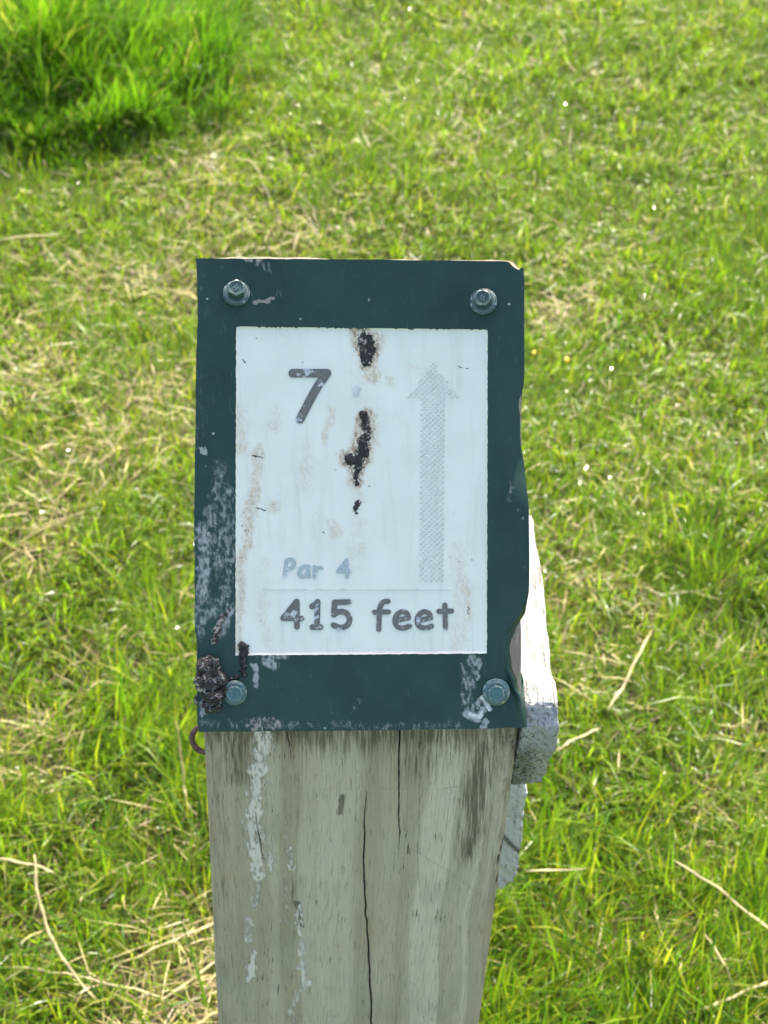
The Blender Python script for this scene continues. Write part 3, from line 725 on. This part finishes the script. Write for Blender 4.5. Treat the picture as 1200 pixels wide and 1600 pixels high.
# ------------------------------------------------------------------ white plank on the right side, board on the back
def slab(name, prof, x0f, t, nx_, grimef, lichf, label, cat, ax='x', seed=0):
    """profile in (a, z) extruded along the third axis, subdivided and roughened"""
    bm = bmesh.new()
    a = [bm.verts.new((x0f(z), y, z) if ax == 'x' else (y, x0f(z), z)) for y, z in prof]
    b = [bm.verts.new((x0f(z) + t, y, z) if ax == 'x' else (y, x0f(z) + t, z)) for y, z in prof]
    bm.faces.new(a); bm.faces.new(b[::-1])
    for i in range(len(a)): bm.faces.new((a[i], b[i], b[(i + 1) % len(a)], a[(i + 1) % len(a)]))
    bmesh.ops.recalc_face_normals(bm, faces=bm.faces)
    bmesh.ops.bevel(bm, geom=list(bm.edges), offset=.0022, segments=2, affect='EDGES', profile=.6)
    bmesh.ops.triangulate(bm, faces=bm.faces)
    for _ in range(14):
        es = [e for e in bm.edges if e.calc_length() > .0016]
        if not es or len(bm.verts) > 60000: break
        bmesh.ops.subdivide_edges(bm, edges=es, cuts=1)
        bmesh.ops.triangulate(bm, faces=[f for f in bm.faces if len(f.verts) > 3])
    bm.normal_update()
    co = np.array([v.co[:] for v in bm.verts]); nr = np.array([v.normal[:] for v in bm.verts])
    d = (fbm(co[:, 0] * 160 + co[:, 2] * 60, co[:, 1] * 40 + co[:, 2] * 90, 101 + seed, 4) - .5) * .0034
    d += (fbm(co[:, 0] * 620 + co[:, 2] * 500, co[:, 1] * 22, 111 + seed, 3) - .5) * .0026 * (np.abs(nr[:, 0]) < .7 if ax == 'x' else .5)
    co += nr * d[:, None]
    for v, c in zip(bm.verts, co): v.co = c
    bs = co.mean(0); bs[2] = co[:, 2].min()
    for v in bm.verts: v.co = Vector(v.co) - Vector(bs)
    o = bm_obj(name, bm, M['paint2' if ax == 'y' else 'paint'], None, True)
    for nm, fn in (('grime_shade', grimef), ('lichen', lichf)):
        at = o.data.attributes.new(nm, 'FLOAT', 'POINT'); at.data.foreach_set('value', np.asarray(fn(co), np.float32))
    o.location = bs
    return tag(o, label, cat)
def g_side(c):
    return np.maximum.reduce([.60 * sst(.594, .570, c[:, 2]) * sst(.60, .53, c[:, 1]) * sst(.082, .064, c[:, 0]), .5 * np.exp(-((c[:, 1] - .545) / .003) ** 2) * (c[:, 2] > .57), .55 * sst(.067, .060, c[:, 0]) * sst(.6, .53, c[:, 1])])
def l_side(c):
    p = onx(842, 1129, .070); p[1] = .524
    d = np.linalg.norm(c - np.array([.0692, .5245, .584]), axis=1)
    return np.maximum(np.clip(1.2 - d / .0022, 0, 1), .45 * np.exp(-((c[:, 1] - .546) / .004) ** 2) * (c[:, 2] > .57))
XR = lambda z: pcx(z) + HW + .0006
side_prof = [(.523, .5975), (.5155, .590), (.516, .573), (.527, .548), (.5335, .527), (.541, .524), (.668, .520), (.676, .530), (.678, .562), (.672, .5715), (.62, .580), (.558, .5815), (.546, .588), (.536, .597)]
slab('white_plank', side_prof, XR, .0165, 10, g_side, l_side, 'flaking white painted plank fixed to the side of the wooden post', 'plank', 'x', 1)
yb = YF + PD + .0006
bl, br = pcx(.30) - HW - .0035, .0825
back_prof = [(bl, .287), (bl + .004, .278), (br - .009, .272), (br - .003, .279), (br, .293), (br, .505), (bl, .505)]
slab('white_board', back_prof, lambda z: yb, .018, 10, lambda c: .75 * np.exp(-(((c[:, 0] - .074) * 1.0 + (c[:, 2] - .322) * .6) / .0035) ** 2) + .5 * sst(.295, .280, c[:, 2]) + .3 * np.exp(-(((c[:, 0] - .074) + (c[:, 2] - .350) * .6) / .003) ** 2),
     lambda c: c[:, 0] * 0, 'white painted board on the back of the post below the side plank', 'board', 'y', 2)

# rusty staple in the left side of the post
bm = bmesh.new()
cz = None
pc = ony(313, 1154, YF + .020)
pc[0] = pcx(pc[2]) - HW - .0003
ns, nr = 28, 10
rings = []
for i in range(ns + 1):
    a = R(68) + (R(292) - R(68)) * i / ns
    cx_, cz_ = .0070 * math.cos(a), .0064 * math.sin(a)
    ring = []
    for j in range(nr):
        b_ = 2 * math.pi * j / nr; rad = .0013 * (1 + .08 * math.sin(5 * a + 2 * b_))
        ring.append(bm.verts.new((cx_ + rad * math.cos(b_) * math.cos(a), rad * math.sin(b_), cz_ + rad * math.cos(b_) * math.sin(a))))
    rings.append(ring)
for a, b in zip(rings[:-1], rings[1:]):
    for j in range(nr): bm.faces.new((a[j], a[(j + 1) % nr], b[(j + 1) % nr], b[j]))
bm.faces.new(rings[0]); bm.faces.new(rings[-1][::-1])
bmesh.ops.recalc_face_normals(bm, faces=bm.faces)
stp = bm_obj('rusty_staple', bm, M['rust'], None, True); stp.location = pc; stp.rotation_euler = (R(-40), 0, 0)
tag(stp, 'small rusty steel staple loop driven into the edge of the post', 'staple')

# ------------------------------------------------------------------ grass
def blades(name, xy, ln, wd, th0, th1, az, col, mat, zoff=None, nseg=3, tipcol=1.0, twist=None):
    n_ = len(xy)
    bz = gz(xy[:, 0], xy[:, 1]) - .002 + (0 if zoff is None else zoff)
    dx, dy = np.cos(az), np.sin(az)
    tw = rng.uniform(-.9, .9, n_) if twist is None else twist
    px, py = np.cos(az + np.pi / 2 + tw), np.sin(az + np.pi / 2 + tw)
    cur = np.stack([xy[:, 0], xy[:, 1], bz], -1); Vs = []
    wprof = [.75, 1.0, .8, .0] if nseg == 3 else [.8, .9, 0.]
    seg = ln / nseg
    for s_ in range(nseg + 1):
        hw_ = wd * .5 * wprof[s_]
        off = np.stack([px * hw_, py * hw_, np.zeros(n_)], -1)
        if s_ < nseg:
            Vs += [cur - off, cur + off]
            th = th0 + (th1 - th0) * ((s_ + .5) / nseg)
            cur = cur + np.stack([np.sin(th) * dx * seg, np.sin(th) * dy * seg, np.cos(th) * seg], -1)
            floor_ = gz(cur[:, 0], cur[:, 1]) + .001; cur[:, 2] = np.maximum(cur[:, 2], floor_)
        else: Vs.append(cur)
    nv_ = len(Vs); V_ = np.stack(Vs, 1).reshape(-1, 3)
    t = []
    for s_ in range(nseg - 1):
        a = 2 * s_; t += [(a, a + 1, a + 3), (a, a + 3, a + 2)]
    a = 2 * (nseg - 1); t.append((a, a + 1, a + 2))
    T = (np.array(t)[None] + (np.arange(n_) * nv_)[:, None, None]).reshape(-1, 3)
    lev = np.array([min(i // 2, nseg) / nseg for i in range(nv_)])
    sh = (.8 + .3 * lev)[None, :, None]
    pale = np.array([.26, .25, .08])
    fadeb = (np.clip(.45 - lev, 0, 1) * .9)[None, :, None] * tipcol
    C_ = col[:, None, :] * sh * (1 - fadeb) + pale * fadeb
    wet = np.repeat((rng.random(n_) < .055).astype(float), nv_)
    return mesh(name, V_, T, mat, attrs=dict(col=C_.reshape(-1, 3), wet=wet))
def gp(u, v): p = onz(u, v, .02); return p[0], p[1]
# dry areas given as picture spots on the ground: (u, v, radius in metres, strength)
DRY = [(120, 690, .08, .55), (215, 610, .06, .4), (60, 800, .06, .5), (110, 1000, .06, .55), (230, 960, .06, .45), (40, 1130, .06, .7), (280, 1575, .085, 1.5), (130, 1470, .06, .35), (325, 1420, .04, .7),
       (880, 470, .06, .7), (300, 320, .08, .35), (430, 370, .08, .35), (720, 180, .10, .35), (800, 370, .08, .5), (1080, 620, .05, .3), (1000, 1120, .05, .4), (940, 1010, .05, .45), (330, 250, .08, .4), (50, 560, .1, .4),
       (1140, 60, .2, .2), (180, 420, .09, .4), (1140, 1270, .05, .4), (880, 900, .05, .35), (300, 1260, .04, .6), (560, 330, .08, .2)]
DRYW = [(*gp(u, v), r, a) for u, v, r, a in DRY]
LUSH = [(*gp(u, v), r, a) for u, v, r, a in [(1050, 1560, .12, 1.0), (900, 1400, .09, .9), (820, 1560, .08, 1.0), (1140, 1450, .1, .8), (40, 1560, .08, .6), (250, 1130, .07, .8), (60, 1330, .08, .5), (1130, 850, .09, .5), (1000, 1250, .08, .5), (270, 1230, .05, .7), (700, 1500, .1, 1), (1150, 380, .12, .4)]]
def field(xy, spots):
    r_ = np.zeros(len(xy))
    for x, y, r, a in spots: r_ = np.maximum(r_, a * np.exp(-((xy[:, 0] - x) ** 2 + (xy[:, 1] - y) ** 2) / r ** 2))
    return r_
def dryness(xy):
    return np.clip(field(xy, DRYW) + (fbm(xy[:, 0] * 9 + 3, xy[:, 1] * 9 + 8, 131, 4) - .58) * 1.5, 0, 1.6)
def scatter_view(n_):
    """points over the wedge of lawn in and around the view"""
    y = rng.uniform(.26, 2.98, int(n_ * 2.4)); x = rng.uniform(-1.1, 1.1, len(y))
    lim = .36 + .235 * np.sqrt(y * y + 1.44) * .75
    k_ = np.abs(x) < lim
    p = np.stack([x, y], -1)[k_]
    inpost = (np.abs(p[:, 0] - pcx(0)) < HW + .001) & (p[:, 1] > YF - .001) & (p[:, 1] < YF + PD + .001)
    return p[~inpost][:n_]
def gcol(n_, d, lush):
    a = rng.random((n_, 1))
    g1 = np.array([.096, .200, .009]); g2 = np.array([.225, .315, .018]); g3 = np.array([.045, .125, .010]); yel = np.array([.32, .33, .04])
    c = g1 * (1 - a) + g2 * a
    m_ = (rng.random(n_) < .16 + .25 * lush)[:, None]; c = np.where(m_, g3 * (1 - a * .5) + g1 * a * .5, c)
    m_ = (rng.random(n_) < .10 + .30 * np.clip(d, 0, 1))[:, None]; c = np.where(m_, yel * (.7 + .5 * a), c)
    return c * rng.uniform(.8, 1.2, (n_, 1))
def lawn(N, nseg, lab):
    xy = scatter_view(N); d = dryness(xy); lu_ = field(xy, LUSH)
    keep = rng.random(len(xy)) > np.clip(d * .64 - .05, 0, .93)
    xy, d, lu_ = xy[keep], d[keep], lu_[keep]; n_ = len(xy)
    clump = fbm(xy[:, 0] * 45, xy[:, 1] * 45, 141, 2)
    ln = rng.gamma(5, .0050, n_) * (1 - .22 * sst(1.0, 1.8, xy[:, 1])) * (.4 + 1.05 * clump) * (1 + .6 * lu_) * (1 - .2 * np.clip(d, 0, 1))
    az = fbm(xy[:, 0] * 14, xy[:, 1] * 14, 143, 3) * 4 * np.pi + rng.normal(0, 1.1, n_)
    th0 = np.abs(rng.normal(.35, .25, n_)); th1 = th0 + np.abs(rng.normal(.85, .55, n_)) * (1 - .4 * lu_)
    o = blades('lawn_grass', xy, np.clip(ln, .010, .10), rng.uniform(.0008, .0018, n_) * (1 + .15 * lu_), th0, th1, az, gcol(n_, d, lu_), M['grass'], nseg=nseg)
    tag(o, lab, 'grass', kind='stuff')
lawn(200000, 3, 'short green lawn grass with scattered yellowed blades')
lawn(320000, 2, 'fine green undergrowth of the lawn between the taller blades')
# dead thatch
N = 130000
xy = scatter_view(N); d = dryness(xy)
keep = rng.random(len(xy)) < .10 + .66 * d
xy, d = xy[keep], d[keep]; n_ = len(xy)
a = rng.random((n_, 1)); c = np.array([.33, .25, .09]) * (1 - a) + np.array([.58, .49, .22]) * a
c = np.where(rng.random((n_, 1)) < .25, np.array([.17, .12, .06]), c)
o = blades('dead_thatch', xy, rng.gamma(4, .0060, n_), rng.uniform(.0007, .0015, n_), rng.uniform(.8, 1.5, n_), rng.uniform(1.2, 1.75, n_), rng.uniform(0, 2 * np.pi, n_), c, M['straw'],
           zoff=rng.uniform(0, .014, n_) + .012 * np.clip(d, 0, 1) * rng.random(n_), tipcol=0, nseg=2)
tag(o, 'dry tan thatch of dead grass lying in the lawn', 'thatch', kind='stuff')
# lawn beyond the view: one patch of blades, laid tile by tile with geometry nodes
N = 6400; PT = .30
_gz = gz
gz = lambda x, y: np.zeros(np.shape(x))
xy = rng.uniform(-PT * .58, PT * .58, (N, 2)); d = rng.random(N)
col_ = np.where((d < .16)[:, None], np.array([.46, .38, .17]) * rng.uniform(.6, 1.2, (N, 1)), gcol(N, d * .4, d * 0))
o = blades('lawn_grass', xy, rng.gamma(5, .0075, N), rng.uniform(.0014, .0028, N), np.abs(rng.normal(.4, .3, N)), rng.uniform(.8, 1.6, N), rng.uniform(0, 6.28, N), col_, M['grass'], nseg=2)
gz = _gz
tx_, ty_ = np.meshgrid(np.arange(-8.1, 8.2, PT), np.arange(-5.0, 9.5, PT), indexing='ij'); tx_, ty_ = tx_.ravel(), ty_.ravel()
out = ~((ty_ > .36) & (ty_ < 2.86) & (np.abs(tx_) < .36 + .176 * np.sqrt(ty_ ** 2 + 1.44) - .08))
tx_, ty_ = tx_[out], ty_[out]
me = o.data; nb_ = len(me.vertices); me.vertices.add(len(tx_))
co = np.zeros((len(me.vertices), 3), np.float32); me.vertices.foreach_get('co', co.ravel())
co[nb_:, 0], co[nb_:, 1], co[nb_:, 2] = tx_, ty_, _gz(tx_, ty_) * sst(12, 5, np.hypot(tx_, ty_)); me.vertices.foreach_set('co', co.ravel())
at = me.attributes.new('tile', 'FLOAT', 'POINT'); at.data.foreach_set('value', np.concatenate([np.zeros(nb_), 1 + rng.integers(0, 4, len(tx_))]).astype(np.float32))
ng = bpy.data.node_groups.new('lawn_tiles', 'GeometryNodeTree')
ng.interface.new_socket('Geometry', in_out='INPUT', socket_type='NodeSocketGeometry'); ng.interface.new_socket('Geometry', in_out='OUTPUT', socket_type='NodeSocketGeometry')
gi, go = ng.nodes.new('NodeGroupInput'), ng.nodes.new('NodeGroupOutput')
na = ng.nodes.new('GeometryNodeInputNamedAttribute'); na.data_type = 'FLOAT'; na.inputs['Name'].default_value = 'tile'
cp = ng.nodes.new('FunctionNodeCompare'); cp.data_type = 'FLOAT'; cp.operation = 'GREATER_THAN'; cp.inputs[1].default_value = .5
sp_ = ng.nodes.new('GeometryNodeSeparateGeometry'); sp_.domain = 'POINT'
mm = ng.nodes.new('ShaderNodeMath'); mm.operation = 'MULTIPLY'; mm.inputs[1].default_value = math.pi / 2
cb_ = ng.nodes.new('ShaderNodeCombineXYZ'); iop = ng.nodes.new('GeometryNodeInstanceOnPoints')
for a, b in ((gi.outputs[0], sp_.inputs['Geometry']), (na.outputs['Attribute'], cp.inputs[0]), (cp.outputs[0], sp_.inputs['Selection']), (sp_.outputs['Selection'], iop.inputs['Points']),
             (sp_.outputs['Inverted'], iop.inputs['Instance']), (na.outputs['Attribute'], mm.inputs[0]), (mm.outputs[0], cb_.inputs[2]), (cb_.outputs[0], iop.inputs['Rotation']), (iop.outputs[0], go.inputs[0])):
    ng.links.new(a, b)
md = o.modifiers.new('lawn_tiles', 'NODES'); md.node_group = ng
tag(o, 'green lawn grass stretching away round the post', 'grass', kind='stuff')
# tall tuft
tx, ty = gp(140, 170)
N = 20000
r_ = rng.random(N) ** .62; t_ = rng.uniform(0, 2 * np.pi, N)
xy = np.stack([tx - .11 + r_ * np.cos(t_) * .32, ty + .16 + r_ * np.sin(t_) * .30], -1)
xy += (np.stack([fbm(xy[:, 0] * 16, xy[:, 1] * 16, 151, 2), fbm(xy[:, 0] * 16, xy[:, 1] * 16, 157, 2)], -1) - .5) * .16
az = t_ + rng.normal(0, 1.2, N); a = rng.random((N, 1))
c = np.array([.06, .165, .014]) * (1 - a) + np.array([.16, .30, .018]) * a
c = np.where(rng.random((N, 1)) < .08, np.array([.40, .36, .17]), c)
ht = rng.uniform(.05, .19, N) * (1.15 - .75 * r_) * (.5 + fbm(xy[:, 0] * 22, xy[:, 1] * 22, 159, 2))
ht *= .45 + .65 * sst(-1.0, .1, (xy[:, 1] - ty - .16) / .30)
o = blades('tall_grass_tuft', xy, ht, rng.uniform(.0010, .0021, N), np.abs(rng.normal(.18, .14, N)), rng.uniform(.35, 1.7, N), az, c, M['grass'], tipcol=.4)
tag(o, 'tall dense tuft of bright green grass rising out of the lawn', 'grass tuft')
# taller blades round the post foot
N = 520
t_ = rng.uniform(0, 2 * np.pi, N); rr = rng.uniform(.085, .20, N)
xy = np.stack([pcx(0) + rr * np.cos(t_) * 1.1, YF + PD / 2 + rr * np.sin(t_)], -1)
inpost = (np.abs(xy[:, 0] - pcx(0)) < HW + .004) & (np.abs(xy[:, 1] - YF - PD / 2) < PD / 2 + .004)
xy = xy[~inpost]; t_ = t_[~inpost]; n_ = len(xy)
o = blades('foot_grass', xy, rng.uniform(.04, .11, n_), rng.uniform(.0011, .0023, n_), np.abs(rng.normal(.2, .15, n_)), rng.uniform(.4, 1.5, n_), t_ + rng.normal(0, .7, n_), gcol(n_, np.zeros(n_), np.ones(n_)), M['grass'])
tag(o, 'longer green grass growing round the foot of the post', 'grass', kind='stuff')

# single long stalks that stand out
def stalk(name, pix, z, w0, w1, mat, colr, label, cat, group=None):
    zs = z if hasattr(z, '__len__') else [z] * len(pix)
    pts = curve([onz(u, v, z_) for (u, v), z_ in zip(pix, zs)], 6) if len(pix) > 2 else [onz(u, v, z_) for (u, v), z_ in zip(pix, zs)]
    pts = np.array(pts); pts[:, 2] -= .016
    if len(pts) < 6:
        t = np.linspace(0, 1, 9)[:, None]; pts = pts[0] * (1 - t) + pts[-1] * t
    w0, w1 = w0 * .58, w1 * .58
    L_ = len(pts); pts = pts + .7 * np.stack([vn(np.arange(L_) * .7, np.arange(L_) * 0 + pix[0][0], 3), vn(np.arange(L_) * .7, np.arange(L_) * 0 + pix[0][0], 4), vn(np.arange(L_) * .5, np.arange(L_) * 0 + pix[0][0], 5)], -1) * .003 - .0006
    b0 = pts[0].copy(); b0[2] = min(p[2] for p in pts)
    VV, FF = [], []; ns = 6
    for i in range(L_):
        d_ = pts[min(i + 1, L_ - 1)] - pts[max(i - 1, 0)]; d_ /= np.linalg.norm(d_)
        s_ = np.cross(d_, [0, 0, 1.0]); s_ /= np.linalg.norm(s_) + 1e-9; n2 = np.cross(s_, d_)
        f_ = i / (L_ - 1); r_ = (w0 + (w1 - w0) * f_) * .5 * (1 - .75 * abs(2 * f_ - 1) ** 5) * (1.35 if i % 7 == 3 else 1)
        for j in range(ns):
            b_ = 2 * math.pi * j / ns; VV.append(pts[i] - b0 + s_ * r_ * math.cos(b_) + n2 * r_ * .5 * math.sin(b_))
    for i in range(L_ - 1):
        for j in range(ns): FF.append((i * ns + j, i * ns + (j + 1) % ns, (i + 1) * ns + (j + 1) % ns, (i + 1) * ns + j))
    FF += [tuple(range(ns))[::-1], tuple(range((L_ - 1) * ns, L_ * ns))]
    cc = np.array(colr) * (.55 + .8 * vn(np.repeat(np.arange(L_), ns) * 1.3, np.zeros(L_ * ns) + pix[0][1], 9))[:, None]
    o = mesh(name, np.array(VV), FF, mat, attrs=dict(col=cc)); o.location = b0
    return tag(o, label, cat, group)
ST_ = (.50, .42, .23); G_ = 'dry stalks lying on the lawn'
for pix, z, w0, w1, lab in [
    ([(50, 1315), (58, 1400), (92, 1480), (150, 1552)], [.075, .06, .045, .03], .0045, .0040, 'thick pale dry stalk arching up out of the grass left of the post'),
    ([(12, 1490), (100, 1505), (180, 1523), (255, 1542)], .035, .0035, .0030, 'long thin dry stalk crossing under the thick arching pale stalk'),
    ([(1052, 1326), (1125, 1370), (1225, 1450)], [.06, .055, .05], .0038, .0042, 'long bright straw stalk slanting across the lush grass right of the post'),
    ([(818, 1345), (918, 1338)], .065, .0030, .0026, 'short straight straw poking out just behind the white board'),
    ([(1102, 1440), (1135, 1485), (1152, 1540)], [.05, .045, .03], .0030, .0034, 'bent thin dry stalk hanging over a fallen straw'),
    ([(1095, 1560), (1150, 1540), (1230, 1505)], .04, .0040, .0050, 'fallen straw stalk lying under the bent thin dry stalk'),
    ([(950, 1095), (985, 1035), (1022, 965)], [.05, .055, .06], .0042, .0034, 'long dry stalk leaning up beside the white plank'),
    ([(868, 1155), (905, 1135), (940, 1118)], .05, .0038, .0042, 'dry straw lying close behind the white plank'),
    ([(205, 1480), (270, 1450), (345, 1422)], .045, .0032, .0038, 'dry straw leaning against the left edge of the post, upper one'),
    ([(245, 1550), (300, 1510), (345, 1478)], .035, .0035, .0045, 'dry straw leaning against the left edge of the post, lower one'),
    ([(-20, 1322), (40, 1332), (82, 1346)], .045, .0040, .0036, 'flat dry straw lying behind the thick arching pale stalk'),
    ([(-10, 360), (40, 350), (92, 350)], .04, .0045, .0035, 'pale dry blade lying in front of the tall grass tuft'),
    ([(272, 1108), (283, 1190), (288, 1230), (305, 1258)], [.10, .06, .05, .04], .0036, .0026, 'upright broken straw standing beside long green blades at the post'),
]: stalk('dry_stalk', pix, z, w0, w1, M['straw'], ST_, lab, 'stalk', G_)
GRN = (.10, .21, .035)
stalk('long_grass_blade', [(322, 1306), (290, 1260), (262, 1215), (238, 1175)], [.02, .06, .09, .12], .0040, .0012, M['grass'], (.19, .28, .13), 'long pale green blade leaning away from the post edge', 'grass blade', 'long blades at the post')
stalk('long_grass_blade', [(318, 1290), (306, 1220), (290, 1155), (268, 1112)], [.02, .07, .12, .16], .0040, .0012, M['grass'], GRN, 'long green blade rising steeply close to the post edge', 'grass blade', 'long blades at the post')
stalk('long_grass_blade', [(155, 1585), (150, 1480), (143, 1385)], [.02, .05, .09], .0032, .0010, M['grass'], (.17, .30, .03), 'upright yellow green blade next to the thick arching pale stalk', 'grass blade')
stalk('long_grass_blade', [(965, 500), (975, 462), (992, 432)], [.02, .05, .08], .0050, .0022, M['grass'], (.22, .36, .03), 'broad bright yellow green blade standing out of the short lawn', 'grass blade')
stalk('long_grass_blade', [(345, 1530), (270, 1552), (190, 1572), (150, 1540), (118, 1490)], [.02, .03, .02, .03, .04], .0036, .0020, M['grass'], GRN, 'long green blade trailing from the post foot over dry straw', 'grass blade')
# fallen yellow petals
for (u, v, lab) in ((833, 550, 'small yellow petal lying on the lawn close beside the sign'), (886, 563, 'small yellow petal lying on the lawn away from the sign')):
    p = onz(u, v, .045); VV = []; NN = 10
    for k_ in range(NN):
        a = 2 * math.pi * k_ / NN; VV.append((.0022 * math.cos(a), .0040 * math.sin(a), .0012 * math.cos(2 * a)))
    VV += [(0, 0, -.001)]; Fp = [(k_, (k_ + 1) % NN, NN) for k_ in range(NN)]
    VV2 = VV + [(x, y, z - .0005) for x, y, z in VV]; Fp2 = Fp + [(b + NN + 1, a + NN + 1, c + NN + 1) for a, b, c in Fp] + [(a, a + NN + 1, (a + 1) % NN + NN + 1, (a + 1) % NN) for a in range(NN)]
    o = mesh('yellow_petal', np.array(VV2), Fp2, M['petal']); o.location = p; o.rotation_euler = (R(35), .3, u)
    tag(o, lab, 'petal', 'fallen yellow petals')
